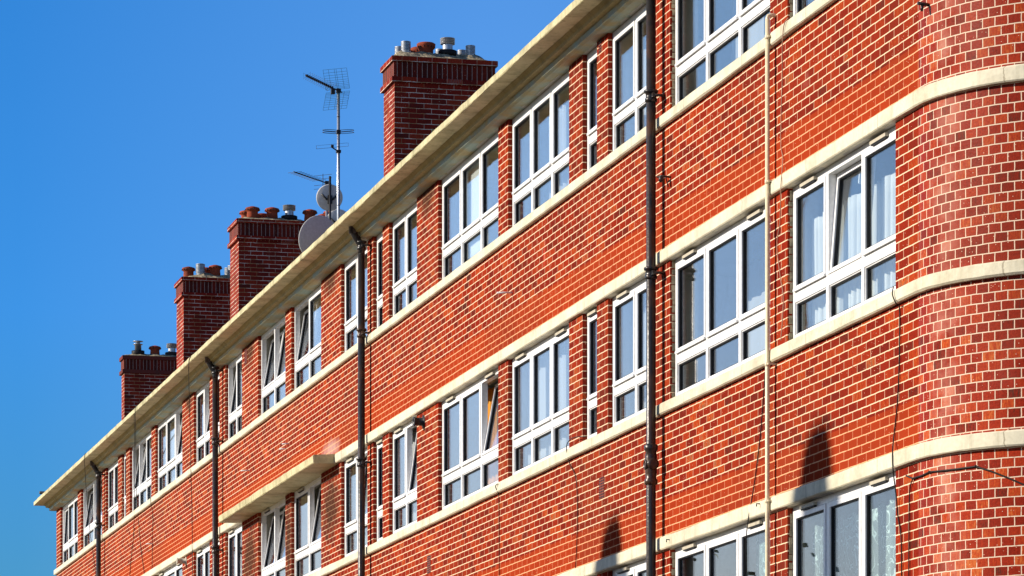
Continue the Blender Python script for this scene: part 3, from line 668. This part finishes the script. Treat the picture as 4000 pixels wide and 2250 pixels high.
dish(1322,866,2.2,.2,(.95,-.1),.3,'small grey satellite dish low behind the silver mast',arm=False)

# ------------------------------------------------------------------ loose cables
def cable(name,pts,label,r=.005,mat='cable',Y=-.012,group='cables hanging down the wall'):
    W=[at(p[0],p[1],p[2] if len(p)>2 else Y) for p in pts]
    out=[]
    for i in range(len(W)-1):
        p0=W[max(i-1,0)];p1=W[i];p2=W[i+1];p3=W[min(i+2,len(W)-1)]
        for k in range(6):
            t=k/6; out.append(.5*((2*p1)+(p2-p0)*t+(2*p0-5*p1+4*p2-p3)*t*t+(3*p1-p0-3*p2+p3)*t**3))
    out.append(W[-1]); mb=MB(); mb.tube(out,r,6)
    tag(link(name,mb,MAT[mat]),label,'cable',group)
cable('hanging_cable',[(2288,1705,-.03),(2235,1712,-.06),(2213,1745,-.065),(2225,1810,-.02),(2248,1860),(2255,1950),(2254,2100),(2246,2260)],'black cable drooping from the sill beside the narrow window down the brick')
cable('hanging_cable',[(1945,1890,-.06),(1935,1900,-.07),(1945,1925,-.04),(1949,1960),(1950,2250)],'black cable dropping from the sill below the window with the orange curtain')
cable('hanging_cable',[(3078,70,-.06),(3062,100,-.065),(3056,180,-.06),(3056,300),(3052,420),(3050,560),(3058,620),(3052,700,-.055),(3050,745,-.055),(3047,860),(3035,960),(3048,1080),(3060,1170),(3050,1330,-.04)],'thin pale cable looping beside the cream pipe',r=.0042,mat='palecable')
cable('hanging_cable',[(2996,1390,-.07),(2990,1450,-.03),(2980,1580),(2968,1720),(2945,1900),(2922,2035,-.055),(2915,2120,-.055),(2918,2250,-.02)],'black cable slanting away to the left of the cream pipe below the sill')
cable('hanging_cable',[(3490,1120,-.055),(3486,1150,-.07),(3500,1185,-.058),(3514,1205),(3514,1340),(3512,1450),(3505,1580),(3492,1700),(3486,1780,-.055),(3490,1850,-.05),(3500,1930,-.03),(3508,2020,-.01),(3520,2100),(3522,2250)],'long black cable hanging by the rounded corner below the tilted window',r=.0055)
cable('hanging_cable',[(3565,1872,-.014),(3556,1900),(3552,1960),(3551,2050),(3550,2250)],'short black cable dropping down the brick below the corner cable run')
cable('hanging_cable',[(745,1392,-.445),(738,1410,-.448),(737,1450,-.448),(738,1500,-.30),(740,1560,-.15),(742,1640,-.02),(745,1800,-.02),(746,1850,-.06),(749,1960),(750,2000),(752,2180,-.055),(753,2250,-.03)],'black cable falling from the eaves across the wide pier left of the second visible pipe',r=.006)
cable('hanging_cable',[(532,1585,-.445),(528,1610,-.448),(530,1680,-.3),(531,1800,-.15),(533,1930,-.07),(543,2060,-.02),(550,2140),(565,2250)],'cable hanging from the far eaves in front of a three light window',r=.006)
cable('hanging_cable',[(525,1590,-.445),(524,1640,-.4),(526,1760,-.2),(525,1950,-.07),(522,2090,-.02),(512,2180),(507,2250)],'cable falling in a gentle bow beside the far three light window',r=.0055)
cable('hanging_cable',[(334,1770,-.445),(330,1790,-.448),(334,1870,-.3),(342,1980,-.1),(352,2080,-.07),(362,2150,-.02),(375,2250)],'farthest cable hanging from the eaves across the last two windows',r=.006)
cable('hanging_cable',[(588,1945,-.055),(590,1975,-.06),(596,2000),(597,2050),(595,2120),(594,2210),(588,2250)],'thin black cable below the far three light window ending by a white overflow pipe',r=.005)
# run round the rounded corner
def onarc(px,py,off=.012):
    best=None
    for k in range(0,901):
        a=R(k/10); p=Vector((XR0+(RC+off)*math.sin(a),RC-(RC+off)*math.cos(a),0)); rel=p-CAM; s_=rel.dot(FW); u=(rel.dot(RT))/s_*F_PX+2000
        if best is None or abs(u-px)<best[0]: best=(abs(u-px),p,s_)
    q=best[1]; q.z=1.6+best[2]*(3660-py)/F_PX; return q
pts=[at(3540,1858,-.012),at(3565,1869,-.014)]+[onarc(x,y) for x,y in ((3600,1858),(3630,1844),(3690,1838),(3740,1832),(3811,1822),(3870,1840),(3940,1868),(4010,1898),(4060,1915))]
mb=MB(); mb.tube(pts,.007,7)
for x,y in ((3630,1844),(3811,1822)): mb.lathe(onarc(x,y),[(.006,-.01),(.012,-.006),(.012,.006),(.006,.01)],8)
tag(link('corner_cable',mb,MAT['cable']),'thick black cable clipped across the rounded brick corner','cable','cables hanging down the wall')

# ------------------------------------------------------------------ street and the houses opposite
def ground_mat(name,c,c2,sc=1.5,rough=.9):
    return painted(name,c,c2,rough=rough,dscale=sc,streaks=False,bump=.4)
gm=ground_mat('grass_and_earth',(.20,.17,.09),(.24,.19,.11)); am=ground_mat('asphalt',(.09,.085,.08),(.06,.06,.055),4); pm=ground_mat('paving',(.36,.30,.22),(.28,.24,.18),2)
mb=MB(); mb.box((-2500,-2500,-.5),(2500,2500,-.15)); tag(link('ground',mb,gm),kind='structure')
mb=MB(); mb.box((-300,-13.2,-.149),(200,-6.2,-.12)); tag(link('road',mb,am),kind='structure')
mb=MB(); mb.box((-300,-6.2,-.149),(200,-.05,.0)); tag(link('pavement',mb,pm),kind='structure')
mb=MB(); mb.box((-300,-15.6,-.149),(200,-13.2,.0)); tag(link('pavement',mb,pm),kind='structure')
DO=20.0
def shadow_src(px,py,dist):
    p=at(px,py,0); t=dist/(math.cos(SUN_EL)*math.cos(SUN_AZ)); return p+SUN_DIR*t
s1=shadow_src(3218,1648,DO); s2=shadow_src(2408,2016,DO)
op=empty('brick_terrace',(s1.x-1.5,-DO-2,0),'red brick terrace with tall chimneys across the street, behind the viewpoint','terrace')
ridge=at(3600,2330,0).z+DO*math.tan(SUN_EL)/math.cos(SUN_AZ)-.1
mb=MB(); mb.box((s1.x-12,-DO-6,0),(s1.x+9,-DO+2,ridge-2.6),brick=True); link('wall',mb,MAT['brick'],op)
mb=MB()
x0,x1=s1.x-12.3,s1.x+9.3; e=ridge-2.6
P=[(x0,-DO+2.4,e),(x1,-DO+2.4,e),(x1,-DO-2,ridge),(x0,-DO-2,ridge),(x0,-DO-6.4,e),(x1,-DO-6.4,e)]
mb.face([P[0],P[1],P[2],P[3]]); mb.face([P[3],P[2],P[5],P[4]]); mb.face([P[0],P[3],P[4]]); mb.face([P[1],P[5],P[2]]); mb.face([P[0],P[4],P[5],P[1]])
link('roof',mb,MAT['roof'],op)
for sx in range(-10,8,4):
    for z in (1.0,3.8,6.6):
        if z+1.4<ridge-2.7:
            mb=MB(); mb.ring(s1.x+sx,s1.x+sx+1.5,z,z+1.4,.08,-DO+1.98,-DO+2.05); mb.box((s1.x+sx+.08,-DO+2.003,z+.08),(s1.x+sx+1.42,-DO+2.02,z+1.32),mi=1); link('window',mb,[MAT['upvc'],MAT['gasket']],op)
def opp_stack(sp):
    mb=MB(); y=-DO; X=sp.x; zt=sp.z-.13
    rows=[(-1.6,.56,-.50),(-.46,.53,-.46),(-.40,.40,-.36),(-.30,.27,-.14)]
    st=[(zt-3.2,.40,-.80),(zt-.62,.30,-.66),(zt-.47,.25,-.60),(zt-.21,.18,-.50),(zt-.09,.15,-.40),(zt+.01,.14,-.18)]
    rr=[]
    for z,a,b in st: rr.append([(X+b,y-.3,z),(X+a,y-.3,z),(X+a,y+.3,z),(X+b,y+.3,z)])
    n0=len(mb.v); mb.grid(rr,False,True); mb.poly(range(n0+20,n0+24))
    c=link('chimney',mb,MAT['brick'],op); mb=MB(); mb.lathe((X,y,zt-.09),[(.14,-.05),(.14,.1),(.13,.13),(.13,.15)],12); link('chimney_pot',mb,MAT['pot'],c)
opp_stack(s1); opp_stack(s2)

# street tree beside the block, out of frame, mirrored in the lowest windows
def leafmat():
    m,nt,b=nmat('leaf'); pos=N(nt,'ShaderNodeNewGeometry').outputs['Position']; n=noise_(nt,pos,2,3)
    L(nt,mixc(nt,n.outputs[0],(.04,.07,.02),(.10,.13,.04)),b.inputs['Base Color']); b.inputs['Roughness'].default_value=.7; return m
def tree(x,y,h,label):
    t=empty('street_tree',(x,y,0),label,'tree','street trees'); rnd=random.Random(int(x*10))
    mb=MB(); mb.tube([(x,y,0),(x+.1,y,h*.3),(x-.05,y+.1,h*.6),(x,y,h*.85)],[.22,.17,.11,.04],10); tips=[]
    for k in range(14):
        a=rnd.uniform(0,6.28); z=h*rnd.uniform(.3,.75); l=h*rnd.uniform(.16,.3); q=Vector((x+math.cos(a)*l,y+math.sin(a)*l*.7,z+l*.8)); mb.tube([(x,y,z),((x+q.x)/2,(y+q.y)/2,z+l*.3),q],[.07,.05,.02],6); tips.append(q)
    link('trunk',mb,MAT['slate'],t); cr=MB()
    for k in range(1500):
        c=rnd.choice(tips); p=c+Vector((rnd.gauss(0,.55),rnd.gauss(0,.5),rnd.gauss(0,.5))); s=rnd.uniform(.05,.11)
        a=Vector((rnd.uniform(-1,1),rnd.uniform(-1,1),rnd.uniform(-1,1))).normalized(); b2_=a.orthogonal().normalized(); c2=a.cross(b2_)
        cr.face([p-b2_*s,p+c2*s*.6,p+b2_*s,p-c2*s*.6])
    link('crown',cr,LEAF,t,recalc=False)
LEAF=leafmat()
tree(-59.5,-8.2,7.2,'street tree with a loose green crown standing nearest the block'); tree(-70,-10.8,8.5,'taller street tree with green crown farther along the pavement')

# ------------------------------------------------------------------ camera, light, sky
cam=D.cameras.new('camera'); co=D.objects.new('camera',cam); COL.objects.link(co); S.camera=co
co.location=CAM; co.rotation_euler=(R(90),0,R(90)-TH)
cam.sensor_width=36; cam.sensor_fit='HORIZONTAL'; cam.lens=36*F_PX/4000; cam.shift_y=(3660-1125)/4000; cam.clip_end=4000; cam.clip_start=.1
sun=D.lights.new('sun','SUN'); so=D.objects.new('sun',sun); COL.objects.link(so)
sun.energy=5.0; sun.angle=R(.53); sun.color=(1,.90,.76); so.location=SUN_DIR*100
so.rotation_euler=SUN_DIR.to_track_quat('Z','Y').to_euler()
w=D.worlds.new('World'); S.world=w; w.use_nodes=True; nt=w.node_tree; bg=nt.nodes['Background']
sky=N(nt,'ShaderNodeTexSky'); sky.sky_type='NISHITA'; sky.sun_disc=False
sky.sun_elevation=SUN_EL; sky.sun_rotation=math.atan2(SUN_DIR.x,SUN_DIR.y)
sky.altitude=1500; sky.air_density=1.0; sky.dust_density=0; sky.ozone_density=2
# clear sky, tint shaped: pale band lifts pane reflections, rest dimmed to cut ambient
ga=N(nt,'ShaderNodeGamma'); L(nt,sky.outputs[0],ga.inputs[0]); ga.inputs[1].default_value=.8
tc=N(nt,'ShaderNodeTexCoord').outputs['Generated']
dt=N(nt,'ShaderNodeVectorMath',operation='DOT_PRODUCT'); L(nt,tc,dt.inputs[0]); dt.inputs[1].default_value=(SUN_DIR.x/math.cos(SUN_EL),SUN_DIR.y/math.cos(SUN_EL),0)
sun_side=math_(nt,'MULTIPLY_ADD',dt.outputs['Value'],.5,.5)
tint=ramp(nt,[(0,(.12,.18,.28)),(.35,(.12,.22,.36)),(.487,(.115,.255,.45)),(.55,(.040,.190,.385)),(.62,(.42,.48,.58)),(.72,(.56,.60,.68)),(.85,(.26,.32,.40)),(1,(.24,.30,.38))],sun_side)
sm=N(nt,'ShaderNodeVectorMath',operation='SCALE'); L(nt,tint,sm.inputs[0]); sm.inputs['Scale'].default_value=4
sz=N(nt,'ShaderNodeSeparateXYZ'); L(nt,tc,sz.inputs[0])
hz=ramp(nt,[(.09,(1,.75,.59)),(.16,(.95,.89,.86)),(.25,(.85,.90,.88)),(.6,(.40,.45,.50)),(1,(.30,.34,.40))],sz.outputs[2])
L(nt,mixc(nt,1,mixc(nt,1,ga.outputs[0],sm.outputs[0],'MULTIPLY'),hz,'MULTIPLY'),bg.inputs[0]); bg.inputs[1].default_value=.115
S.view_settings.view_transform='Standard'; S.view_settings.look='None'; S.view_settings.gamma=1; S.view_settings.exposure=.5
S.render.engine='CYCLES'
